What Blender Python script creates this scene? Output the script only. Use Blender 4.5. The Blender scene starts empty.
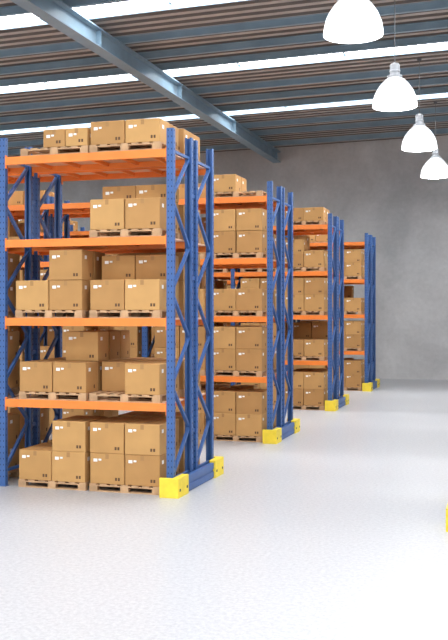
import bpy, math, random
from mathutils import Vector, Matrix
random.seed(7)
S=bpy.context.scene
S.view_settings.view_transform='Standard'
S.view_settings.look='None'

# ---------------- materials ----------------
def mat(name,col,rough=0.6,metal=0.0,noise=None,bump=None,spec=0.4):
    m=bpy.data.materials.new(name); m.use_nodes=True
    nt=m.node_tree; b=nt.nodes['Principled BSDF']
    b.inputs['Base Color'].default_value=(*col,1)
    b.inputs['Roughness'].default_value=rough
    b.inputs['Metallic'].default_value=metal
    b.inputs['Specular IOR Level'].default_value=spec
    if noise:
        sc,amt,detail=noise
        tc=nt.nodes.new('ShaderNodeTexCoord')
        n=nt.nodes.new('ShaderNodeTexNoise'); n.inputs['Scale'].default_value=sc; n.inputs['Detail'].default_value=detail
        nt.links.new(tc.outputs['Object'],n.inputs['Vector'])
        r=nt.nodes.new('ShaderNodeValToRGB')
        r.color_ramp.elements[0].position=0.3; r.color_ramp.elements[1].position=0.7
        r.color_ramp.elements[0].color=(*[c*(1-amt) for c in col],1)
        r.color_ramp.elements[1].color=(*[min(1,c*(1+amt)) for c in col],1)
        nt.links.new(n.outputs['Fac'],r.inputs['Fac']); nt.links.new(r.outputs['Color'],b.inputs['Base Color'])
    return m
def emis(name,col,st):
    m=bpy.data.materials.new(name); m.use_nodes=True
    nt=m.node_tree; nt.nodes.clear()
    o=nt.nodes.new('ShaderNodeOutputMaterial'); e=nt.nodes.new('ShaderNodeEmission')
    e.inputs['Color'].default_value=(*col,1); e.inputs['Strength'].default_value=st
    nt.links.new(e.outputs[0],o.inputs[0]); return m

M_blue=mat('blue_painted_steel',(0.042,0.115,0.32),0.4,noise=(3,0.12,2),spec=.5)
M_orange=mat('orange_painted_steel',(0.88,0.235,0.035),0.4,noise=(3,0.06,2),spec=.5)
M_yellow=mat('yellow_guard_paint',(0.86,0.66,0.05),0.5,noise=(6,0.08,2))
M_dark=mat('slot_dark',(0.012,0.025,0.07),0.8)
M_deck=mat('shelf_board',(0.80,0.50,0.34),0.6,noise=(4,0.1,4))
M_card=[mat('cardboard_a',(0.50,0.275,0.098),0.8,noise=(2.5,0.07,3)),
        mat('cardboard_b',(0.45,0.24,0.085),0.8,noise=(2.5,0.07,3)),
        mat('cardboard_c',(0.54,0.305,0.112),0.8,noise=(2.5,0.07,3))]
M_tape=mat('packing_tape',(0.38,0.20,0.07),0.5)
M_label=mat('paper_label',(0.85,0.85,0.83),0.7)
M_ink=mat('print_ink',(0.12,0.06,0.03),0.8)
M_wood=mat('pallet_wood',(0.50,0.31,0.17),0.8,noise=(7,0.2,5))
M_steel=mat('grey_blue_roof_steel',(0.22,0.32,0.40),0.5,noise=(1.5,0.1,2))
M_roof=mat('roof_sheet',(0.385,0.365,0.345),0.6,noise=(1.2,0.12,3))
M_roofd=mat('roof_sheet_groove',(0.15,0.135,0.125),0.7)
M_sky=emis('skylight_glow',(0.98,0.99,1.0),15)
M_bulb=emis('lamp_diffuser',(0.97,0.98,1.0),60)
M_cap=mat('lamp_housing_metal',(0.45,0.47,0.5),0.35,0.6)
M_rod=mat('lamp_rod_dark',(0.12,0.13,0.14),0.5)

# lamp shade : lit prismatic plastic, brighter near the mouth
M_shade=bpy.data.materials.new('prismatic_shade'); M_shade.use_nodes=True
nt=M_shade.node_tree; b=nt.nodes['Principled BSDF']
b.inputs['Base Color'].default_value=(0.5,0.52,0.55,1); b.inputs['Roughness'].default_value=0.25
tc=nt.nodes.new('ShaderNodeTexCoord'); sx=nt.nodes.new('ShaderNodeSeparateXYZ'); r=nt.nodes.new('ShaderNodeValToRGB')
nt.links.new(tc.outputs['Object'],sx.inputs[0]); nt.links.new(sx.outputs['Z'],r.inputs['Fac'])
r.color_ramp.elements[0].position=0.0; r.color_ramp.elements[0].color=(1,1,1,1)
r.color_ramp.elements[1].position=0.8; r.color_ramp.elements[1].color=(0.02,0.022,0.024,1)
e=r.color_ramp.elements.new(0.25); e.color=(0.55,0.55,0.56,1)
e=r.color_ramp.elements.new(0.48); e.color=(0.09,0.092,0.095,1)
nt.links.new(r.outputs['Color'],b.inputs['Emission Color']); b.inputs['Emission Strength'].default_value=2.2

# floor
def floor_mat():
    m=bpy.data.materials.new('epoxy_concrete_floor'); m.use_nodes=True; nt=m.node_tree; b=nt.nodes['Principled BSDF']
    tc=nt.nodes.new('ShaderNodeTexCoord')
    n1=nt.nodes.new('ShaderNodeTexNoise'); n1.inputs['Scale'].default_value=19; n1.inputs['Detail'].default_value=6; n1.inputs['Roughness'].default_value=0.8
    n2=nt.nodes.new('ShaderNodeTexNoise'); n2.inputs['Scale'].default_value=0.35; n2.inputs['Detail'].default_value=3
    for n in(n1,n2): nt.links.new(tc.outputs['Object'],n.inputs['Vector'])
    r1=nt.nodes.new('ShaderNodeValToRGB'); r1.color_ramp.elements[0].position=.38; r1.color_ramp.elements[1].position=.60
    r1.color_ramp.elements[0].color=(.385,.395,.42,1); r1.color_ramp.elements[1].color=(.515,.525,.545,1)
    r2=nt.nodes.new('ShaderNodeValToRGB'); r2.color_ramp.elements[0].color=(.95,.95,.95,1); r2.color_ramp.elements[1].color=(1,1,1,1)
    mx=nt.nodes.new('ShaderNodeMixRGB'); mx.blend_type='MULTIPLY'; mx.inputs[0].default_value=1
    nt.links.new(n1.outputs['Fac'],r1.inputs[0]); nt.links.new(n2.outputs['Fac'],r2.inputs[0])
    nt.links.new(r1.outputs[0],mx.inputs[1]); nt.links.new(r2.outputs[0],mx.inputs[2]); nt.links.new(mx.outputs[0],b.inputs['Base Color'])
    b.inputs['Roughness'].default_value=0.34; b.inputs['Specular IOR Level'].default_value=0.4
    return m
def wall_mat():
    m=bpy.data.materials.new('mottled_concrete_wall'); m.use_nodes=True; nt=m.node_tree; b=nt.nodes['Principled BSDF']
    tc=nt.nodes.new('ShaderNodeTexCoord')
    n1=nt.nodes.new('ShaderNodeTexNoise'); n1.inputs['Scale'].default_value=0.33; n1.inputs['Detail'].default_value=9; n1.inputs['Roughness'].default_value=0.55; n1.inputs['Distortion'].default_value=0.4
    n2=nt.nodes.new('ShaderNodeTexNoise'); n2.inputs['Scale'].default_value=5; n2.inputs['Detail'].default_value=6; n2.inputs['Roughness'].default_value=0.7
    for n in(n1,n2): nt.links.new(tc.outputs['Object'],n.inputs['Vector'])
    r1=nt.nodes.new('ShaderNodeValToRGB'); r1.color_ramp.elements[0].position=.32; r1.color_ramp.elements[1].position=.70
    r1.color_ramp.elements[0].color=(.44,.44,.445,1); r1.color_ramp.elements[1].color=(.68,.68,.68,1)
    r2=nt.nodes.new('ShaderNodeValToRGB'); r2.color_ramp.elements[0].position=.3; r2.color_ramp.elements[1].position=.7
    r2.color_ramp.elements[0].color=(.86,.86,.86,1); r2.color_ramp.elements[1].color=(1,1,1,1)
    mx=nt.nodes.new('ShaderNodeMixRGB'); mx.blend_type='MULTIPLY'; mx.inputs[0].default_value=1
    nt.links.new(n1.outputs['Fac'],r1.inputs[0]); nt.links.new(n2.outputs['Fac'],r2.inputs[0])
    nt.links.new(r1.outputs[0],mx.inputs[1]); nt.links.new(r2.outputs[0],mx.inputs[2]); nt.links.new(mx.outputs[0],b.inputs['Base Color'])
    b.inputs['Roughness'].default_value=0.8
    return m
M_floor=floor_mat(); M_wall=wall_mat()

# ---------------- mesh builder ----------------
class MB:
    def __init__(s): s.v=[];s.f=[];s.m=[];s.mats=[]
    def mi(s,m):
        if m not in s.mats: s.mats.append(m)
        return s.mats.index(m)
    def box(s,x0,x1,y0,y1,z0,z1,m):
        i=len(s.v); s.v+=[(x0,y0,z0),(x1,y0,z0),(x1,y1,z0),(x0,y1,z0),(x0,y0,z1),(x1,y0,z1),(x1,y1,z1),(x0,y1,z1)]
        for f in((0,3,2,1),(4,5,6,7),(0,1,5,4),(1,2,6,5),(2,3,7,6),(3,0,4,7)):
            s.f.append([i+k for k in f]); s.m.append(s.mi(m))
    def bar(s,p,q,w,h,m,up=(0,0,1)):
        p=Vector(p);q=Vector(q);d=(q-p).normalized();u=Vector(up)
        if abs(d.dot(u))>.99:u=Vector((1,0,0))
        a=d.cross(u).normalized()*w/2; c=a.cross(d).normalized()*h/2
        i=len(s.v)
        for o in(p,q):
            for e in(-a-c,a-c,a+c,-a+c): s.v.append(tuple(o+e))
        for f in((0,3,2,1),(4,5,6,7),(0,1,5,4),(1,2,6,5),(2,3,7,6),(3,0,4,7)):
            s.f.append([i+k for k in f]); s.m.append(s.mi(m))
    def quad(s,pts,m):
        i=len(s.v); s.v+=[tuple(p) for p in pts]; s.f.append([i,i+1,i+2,i+3]); s.m.append(s.mi(m))
    def lathe(s,prof,n,m,cx=0,cy=0,flute=0):
        i=len(s.v)
        for r,z in prof:
            for k in range(n):
                a=2*math.pi*k/n; rr=r*(1+(flute if k%2 else 0))
                s.v.append((cx+rr*math.cos(a),cy+rr*math.sin(a),z))
        for j in range(len(prof)-1):
            for k in range(n):
                k2=(k+1)%n
                s.f.append([i+j*n+k,i+j*n+k2,i+(j+1)*n+k2,i+(j+1)*n+k]); s.m.append(s.mi(m))
    def mesh(s,name):
        me=bpy.data.meshes.new(name); me.from_pydata(s.v,[],s.f)
        for m in s.mats: me.materials.append(m)
        me.polygons.foreach_set('material_index',s.m); me.update(); return me
    def obj(s,name,parent=None,loc=(0,0,0)):
        return mk(name,s.mesh(name),parent,loc)
def mk(name,me,parent=None,loc=(0,0,0)):
    o=bpy.data.objects.new(name,me); S.collection.objects.link(o); o.location=loc
    if parent:o.parent=parent
    return o
def empty(name,loc):
    o=bpy.data.objects.new(name,None); S.collection.objects.link(o); o.location=loc; return o

# ---------------- geometry constants ----------------
H=2.95; TH=math.atan(290/950)
RX=-5.27; L=3.03; D=0.98; GAP=0.17; TOP=5.90
LV=[1.48,2.85,4.17,5.57]
RY=[14.30,20.78,28.10,35.42]
WALL_Y=42.4; XL=-28; XR=16; YF=-10; DECK=10.5
PITCH=.02; PX0=-10.0
def dz(x): return PITCH*(x-PX0)

# ---------------- room ----------------
b=MB(); b.box(XL,XR,YF,WALL_Y,-0.2,0,M_floor); b.obj('floor')
b=MB(); b.box(XL,XR,WALL_Y,WALL_Y+.3,-.2,DECK+1.2,M_wall); b.obj('wall_back')
b=MB(); b.box(XL-.3,XL,YF,WALL_Y+.3,-.2,DECK+1.2,M_wall); b.obj('wall_left')
b=MB(); b.box(XR,XR+.3,YF,WALL_Y+.3,-.2,DECK+1.2,M_wall); b.obj('wall_right')

strips=[34.2-6.23*k for k in range(7)]
sw=0.5
def roofobj(b,name):
    b.v=[(x,y,z+dz(x)) for x,y,z in b.v]   # gently pitched roof
    return b.obj(name)
b=MB()
edges=sorted([WALL_Y]+[s+sw for s in strips]+[s-sw for s in strips]+[YF])
segs=[(edges[i],edges[i+1]) for i in range(0,len(edges)-1,2)]
for y0,y1 in segs:
    n=max(1,round((y1-y0)/0.42)); p=(y1-y0)/n
    for k in range(n):
        a=y0+k*p
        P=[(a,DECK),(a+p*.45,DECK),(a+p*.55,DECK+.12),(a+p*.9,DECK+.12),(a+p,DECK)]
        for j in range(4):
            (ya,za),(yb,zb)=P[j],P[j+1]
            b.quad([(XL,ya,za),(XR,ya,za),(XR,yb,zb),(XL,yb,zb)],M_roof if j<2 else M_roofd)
roofobj(b,'ceiling')
for i,s in enumerate(strips):
    b=MB(); b.box(XL,XR,s-sw,s+sw,DECK+.12,DECK+.16,M_sky)
    x=XL
    while x<XR:
        b.box(x,x+.05,s-sw,s+sw,DECK+.08,DECK+.119,M_steel); x+=3.3
    b.box(XL,XR,s-sw-.04,s-sw,DECK-.02,DECK+.16,M_steel); b.box(XL,XR,s+sw,s+sw+.04,DECK-.05,DECK+.16,M_steel)
    roofobj(b,'window_%d'%(i+1))
def ibeam(b,axis,c,z0,h,w,a0,a1,t=.03):
    if axis=='x':
        b.box(a0,a1,c-w/2,c+w/2,z0,z0+t,M_steel); b.box(a0,a1,c-w/2,c+w/2,z0+h-t,z0+h,M_steel); b.box(a0,a1,c-t/2,c+t/2,z0+t,z0+h-t,M_steel)
    else:
        b.box(c-w/2,c+w/2,a0,a1,z0,z0+t,M_steel); b.box(c-w/2,c+w/2,a0,a1,z0+h-t,z0+h,M_steel); b.box(c-t/2,c+t/2,a0,a1,z0+t,z0+h-t,M_steel)
b=MB()
for s in strips:
    for dy in(-.9,2.35,4.0):
        if s+dy<WALL_Y-.2: ibeam(b,'x',s+dy,DECK-.2,.2,.12,XL,XR,.02)
ibeam(b,'x',strips[0]+6.6,DECK-.2,.2,.12,XL,XR,.02)
roofobj(b,'roof_purlins')
for x in(-25.5,-10.4,5.5):
    b=MB(); ibeam(b,'y',x,DECK-.2-.5,.5,.36,YF,WALL_Y,.035)
    yy=YF+1.5
    while yy<WALL_Y: 
        b.box(x-.16,x+.16,yy-.01,yy+.01,DECK-.665,DECK-.235,M_steel); yy+=6.23
    roofobj(b,'roof_beam')

# ---------------- rack parts ----------------
HW=.06
def frame_mesh(mirror=1):
    b=MB()
    for y,sg in((0,1),(D,-1)):
        def bx(x0,x1,ya,yb,z0,z1,m):
            a,c=sorted((y+sg*ya,y+sg*yb)); b.box(x0,x1,a,c,z0,z1,m)
        bx(-HW,HW,0,.006,.01,TOP,M_blue)
        bx(-HW,-HW+.006,.006,.09,.01,TOP,M_blue); bx(HW-.006,HW,.006,.09,.01,TOP,M_blue)
        bx(-HW+.006,-.025,.084,.09,.01,TOP,M_blue); bx(.025,HW-.006,.084,.09,.01,TOP,M_blue)
        bx(-.08,.08,-.02,.11,0,.01,M_blue)
        z=.15
        while z<TOP-.05:
            for xx in(-.03,.03): bx(xx-.006,xx+.006,-.0015,0,z,z+.028,M_dark)
            bx(HW,HW+.0015,.03,.042,z,z+.03,M_dark)
            bx(-HW-.0015,-HW,.03,.042,z,z+.03,M_dark)
            z+=.1
    n=7; z0=.25; st=(TOP-.35-z0)/n
    for k in range(n):
        ya,yb=(.06,D-.06) if k%2==0 else (D-.06,.06)
        b.bar((0,ya,z0+k*st),(0,yb,z0+(k+1)*st),.05,.05,M_blue,up=(1,0,0))
    for z in(z0,z0+7*st):
        b.bar((0,.06,z),(0,D-.06,z),.045,.045,M_blue)
    return b.mesh('upright_frame')
def beam_mesh():
    b=MB(); x0=-L+HW+.002; x1=-HW-.002
    for z in LV:
        for ya,yb in((-.005,.045),(D-.045,D+.005)):
            b.box(x0,x1,ya,yb,z-.13,z,M_orange)
            for xa,xb in((x0,x0+.012),(x1-.012,x1)):
                b.box(xa,xb,ya-.004,yb+.004,z-.19,z+.03,M_orange)
        b.box(x0+.02,x1-.02,.046,D-.046,z-.03,z,M_deck)
        k=x0+.35
        while k<x1-.2:
            b.box(k,k+.05,.046,D-.046,z-.09,z-.031,M_orange); k+=.55
    return b.mesh('shelf_beams')
def guard_mesh(sg=1):
    b=MB()
    DD=2*D+GAP
    def bx(x0,x1,y0,y1,z0,z1,m):
        a,c=sorted((sg*x0,sg*x1)); b.box(a,c,y0,y1,z0,z1,m)
    for y0,y1,yo in((-.16,.34,0),(DD-.34,DD+.16,1)):
        bx(.085,.20,y0,y1,0,.31,M_yellow)
        if yo==0: bx(-.12,.085,y0,y0+.06,0,.31,M_yellow)
        else: bx(-.12,.085,y1-.06,y1,0,.31,M_yellow)
        bx(.20,.206,y0+.06,y0+.10,.1,.14,M_dark); bx(.20,.206,y1-.10,y1-.06,.1,.14,M_dark)
    bx(.10,.17,.34,DD-.34,.17,.27,M_blue)
    bx(.10,.17,.34,DD-.34,.02,.12,M_blue)
    bx(.115,.155,.34,DD-.34,.0,.22,M_blue)
    return b.mesh('end_guard')
FM=frame_mesh(); BM=beam_mesh(); GM=guard_mesh(1); GML=guard_mesh(-1)
sp=MB()
for z in(.9,2.2,3.5,4.9): sp.box(-.03,.03,D,D+GAP,z,z+.06,M_blue)
SPM=sp.mesh('row_spacers')
def rack(x,y,bays,left_guard=False,right_guard=True):
    r=empty('pallet_rack',(x,y,0))
    for k in range(bays+1):
        mk('row_spacers',SPM,r,(-k*L,0,0))
        for yy in(0,D+GAP): mk('upright_frame',FM,r,(-k*L,yy,0))
    for k in range(bays):
        for yy in(0,D+GAP): mk('shelf_beams',BM,r,(-k*L,yy,0))
    if right_guard: mk('end_guard',GM,r,(0,0,0))
    if left_guard: mk('end_guard',GML,r,(-bays*L,0,0))
    return r

# pallets
PW=1.24; PD=.94; PH=.13
def pallet_mesh():
    b=MB()
    for k in range(7):
        x=-PW/2+k*(PW-.12)/6; b.box(x,x+.12,-PD/2,PD/2,PH-.02,PH,M_wood)
    for y in(-PD/2,-.05,PD/2-.1):
        b.box(-PW/2,PW/2,y,y+.1,PH-.04,PH-.02,M_wood)
        for x in(-PW/2,-.07,PW/2-.14): b.box(x,x+.14,y,y+.1,.02,PH-.04,M_wood)
        b.box(-PW/2,PW/2,y,y+.1,0,.02,M_wood)
    return b.mesh('wooden_pallet')
PM=pallet_mesh()
def carton(b,x0,x1,y0,y1,z0,z1):
    m=random.choice(M_card)
    j=random.uniform(-.006,.006)
    x0+=j;x1+=j
    c=.008
    i=len(b.v)
    def ring(z,ins):
        return [(x0+ins+c,y0+ins,z),(x1-ins-c,y0+ins,z),(x1-ins,y0+ins+c,z),(x1-ins,y1-ins-c,z),(x1-ins-c,y1-ins,z),(x0+ins+c,y1-ins,z),(x0+ins,y1-ins-c,z),(x0+ins,y0+ins+c,z)]
    rs=[ring(z0,c),ring(z0+c,0),ring(z1-c,0),ring(z1,c)]
    for q in rs:b.v+=q
    mi=b.mi(m)
    for q in range(3):
        for k in range(8):
            k2=(k+1)%8; b.f.append([i+q*8+k,i+q*8+k2,i+(q+1)*8+k2,i+(q+1)*8+k]); b.m.append(mi)
    b.f.append([i+7-k for k in range(8)]); b.m.append(mi)
    b.f.append([i+24+k for k in range(8)]); b.m.append(mi)
    w=x1-x0;h=z1-z0;xm=(x0+x1)/2;e=.0015
    b.box(xm-.03,xm+.03,y0+.01,y1-.01,z1,z1+e,M_tape)
    ym=(y0+y1)/2
    for sg,yy in((-1,y0),(1,y1)):
        ya,yb=sorted((yy,yy+sg*e))
        b.box(xm-.03,xm+.03,ya,yb,z1-.09,z1-.008,M_tape)
        if sg<0: f=lambda a:x0+a
        else: f=lambda a:x1-a
        def q(a0,a1,za,zb,mm,ya=ya,yb=yb):
            a,bb=sorted((f(a0),f(a1))); b.box(a,bb,ya,yb,za,zb,mm)
        lx=.06
        q(lx,lx+.07,z1-.14,z1-.09,M_label); q(lx+.09,lx+.14,z1-.12,z1-.09,M_label)
        q(w-.16,w-.125,z0+.06,z0+.11,M_ink); q(w-.11,w-.075,z0+.06,z0+.11,M_ink)
    b.box(x1,x1+e,ym-.12,ym-.04,z1-.15,z1-.09,M_label)
    b.box(x1,x1+e,ym+.08,ym+.12,z0+.06,z0+.12,M_ink)
def load(x,y,z,front,rear):
    e=empty('pallet_of_cardboard_boxes',(x,y,z))
    mk('wooden_pallet',PM,e)
    b=MB(); any_=False
    for (y0,y1),cols in(((-PD/2+.01,-.01),front),((.01,PD/2-.01),rear)):
        if not cols: continue
        n=len(cols); w=PW/n
        for k,c in enumerate(cols):
            zz=PH
            for h in c:
                any_=True
                j=random.uniform(-.008,.008)
                carton(b,-PW/2+k*w+.008,-PW/2+(k+1)*w-.008,y0+j,y1+j,zz,zz+h); zz+=h+.003
    if any_: b.obj('cardboard_box_stack',e)
h=.5
def A(n,hh=h): return [hh]*n
ZL=[0.0]+LV
def rnd():
    t=random.random()
    if t<.1: return [A(1),A(1)],[A(1),A(2)]
    if t<.35: return [A(1),A(1)],[A(2),A(1)]
    if t<.5: return [A(1),A(2)],[A(2),A(2)]
    return [A(2),A(2)],[A(2),A(2)]
def rnd_top():
    return random.choice([([A(1,.38),A(1,.38)],[A(1,.38),A(1,.38)]),([A(1,.4),[]],[A(1,.4),A(1,.4)])])
CL,CR=-2.17,-.80
YC=D/2
def fill(x,y,bays,spec,skip=.12):
    for k in range(bays):
        for row in(0,1):
            yy=y+YC+row*(D+GAP)
            for li,z in enumerate(ZL):
                for side,cx in((0,CL),(1,CR)):
                    key=(k,row,li,side); dx=0
                    if key in spec:
                        s=spec[key]
                        if s is None: continue
                        f,r=s[:2]; dx=s[2] if len(s)>2 else 0
                    else:
                        if random.random()<(skip if li<4 else .6): continue
                        f,r=rnd() if li<4 else rnd_top()
                    load(x-k*L+cx+dx,yy,z,f,r)
full=([A(2),A(2)],[A(2),A(2)])
low=([A(1),A(1)],[A(1),A(1)])
spec1={
 (0,0,0,0):([A(1),A(2)],[A(1),A(2)],.06),(0,0,0,1):full,
 (0,0,1,0):([A(1),A(1)],[A(1),A(2)],.07),(0,0,1,1):([[],A(1)],[A(1),A(1)]),
 (0,0,2,0):([A(1),A(2)],[A(1),A(2)]),(0,0,2,1):([A(1),A(1)],[[.5,.42],[.5,.42]]),
 (0,0,3,0):None,(0,0,3,1):([A(1),A(1)],[[.5,.27],[.5,.27]]),
 (0,0,4,0):([[],A(1,.30),A(1,.30)],[[],A(1,.30),A(1,.30)],.1),(0,0,4,1):([A(1,.38),A(1,.38)],[A(1,.38),A(1,.38)]),
 (0,1,0,0):([A(1),A(1)],[A(1),A(1)]),(0,1,0,1):full,
 (0,1,1,0):([A(1),A(2)],[A(1),A(2)]),(0,1,1,1):low,
 (0,1,2,0):None,(0,1,2,1):full,
 (0,1,3,0):None,(0,1,3,1):low,
 (0,1,4,0):None,(0,1,4,1):([A(1,.42),A(1,.42)],[A(1,.42),A(1,.42)]),
 (1,0,4,0):None,(1,0,4,1):None,(1,1,4,0):None,(1,1,4,1):None,(1,0,3,1):None,(1,1,3,1):None,(1,1,2,1):None,(1,1,1,1):None,
}
spec2={(0,0,0,1):full,(0,0,1,1):full,(0,0,2,1):low,(0,0,3,1):full,(0,0,4,1):([A(1,.4),[]],[A(1,.4),[]]),
 (0,0,0,0):full,(0,0,1,0):full,(0,0,2,0):low,(0,0,3,0):low,(0,0,4,0):None,(0,1,4,1):None,
 (0,1,3,1):low,(0,1,2,1):low,(1,0,3,0):None,(1,0,3,1):low,(1,1,3,0):None,(1,0,4,0):None,(1,0,4,1):None,(1,1,4,0):None,(1,1,4,1):None}
spec3={(0,0,0,1):full,(0,0,1,1):low,(0,0,2,1):full,(0,0,3,1):([A(2,.42),A(1)],[A(2),A(1)]),(0,0,4,1):([A(1,.4),A(1,.4)],[A(1,.4),A(1,.4)]),(0,0,4,0):None}
spec4={(0,0,0,1):full,(0,0,1,1):full,(0,0,2,1):low,(0,0,3,1):full,(0,0,4,1):None,(0,0,4,0):None}
for y,n,sp_ in zip(RY,(2,4,4,5),(spec1,spec2,spec3,spec4)):
    rack(RX,y,n); fill(RX,y,n,sp_)
# racks on the other side of the aisle
XRR=-.675
for y in (13.22,20.78,28.10,35.42):
    rack(XRR+L,y,1,left_guard=True,right_guard=True); fill(XRR+L,y,1,{})

# ---------------- lamps ----------------
ZB=2.95+.284*17+.12
LX=-2.75
RODTOP=DECK-.0+dz(LX)-ZB
def lampmesh():
    b=MB()
    prof=[(.50,0),(.52,.03),(.52,.10),(.495,.24),(.44,.38),(.35,.52),(.25,.63),(.17,.70)]
    b.lathe(prof,48,M_shade,flute=.02)
    b.lathe([(.52,.0),(.535,.0),(.535,.03),(.52,.03)],48,M_shade)
    sh=b.mesh('prismatic_shade')
    b=MB(); b.lathe([(.0001,-.05),(.25,-.035),(.49,.012)],48,M_bulb); bu=b.mesh('diffuser')
    b=MB()
    b.lathe([(.17,.69),(.18,.71),(.18,.75),(.12,.77),(.12,.83),(.135,.84),(.135,.87),(.12,.88),(.12,1.0),(.09,1.05),(.03,1.07),(.0001,1.07)],24,M_cap)
    ho=b.mesh('ballast_housing')
    b=MB(); b.lathe([(.010,1.06),(.010,RODTOP)],8,M_rod); b.lathe([(.07,RODTOP-.06),(.07,RODTOP)],12,M_rod)
    ro=b.mesh('hanging_rod')
    return sh,bu,ho,ro
SH,BU,HO,RO=lampmesh()
for n in range(-2,4):
    e=empty('high_bay_pendant_lamp',(LX,16.93+6.2*n,ZB))
    mk('prismatic_shade',SH,e); mk('diffuser',BU,e); mk('ballast_housing',HO,e); mk('hanging_rod',RO,e)

# ---------------- world + camera ----------------
w=bpy.data.worlds.new('World'); S.world=w; w.use_nodes=True
bg=w.node_tree.nodes['Background']; bg.inputs[0].default_value=(.98,.99,1,1); bg.inputs[1].default_value=1.9
c=bpy.data.cameras.new('Camera'); co=bpy.data.objects.new('Camera',c); S.collection.objects.link(co)
co.location=(0,0,H); co.rotation_euler=(math.pi/2,0,TH)
c.sensor_fit='VERTICAL'; c.sensor_height=24; c.lens=24*950/640; c.shift_y=-8/640
c.clip_end=200
S.camera=co
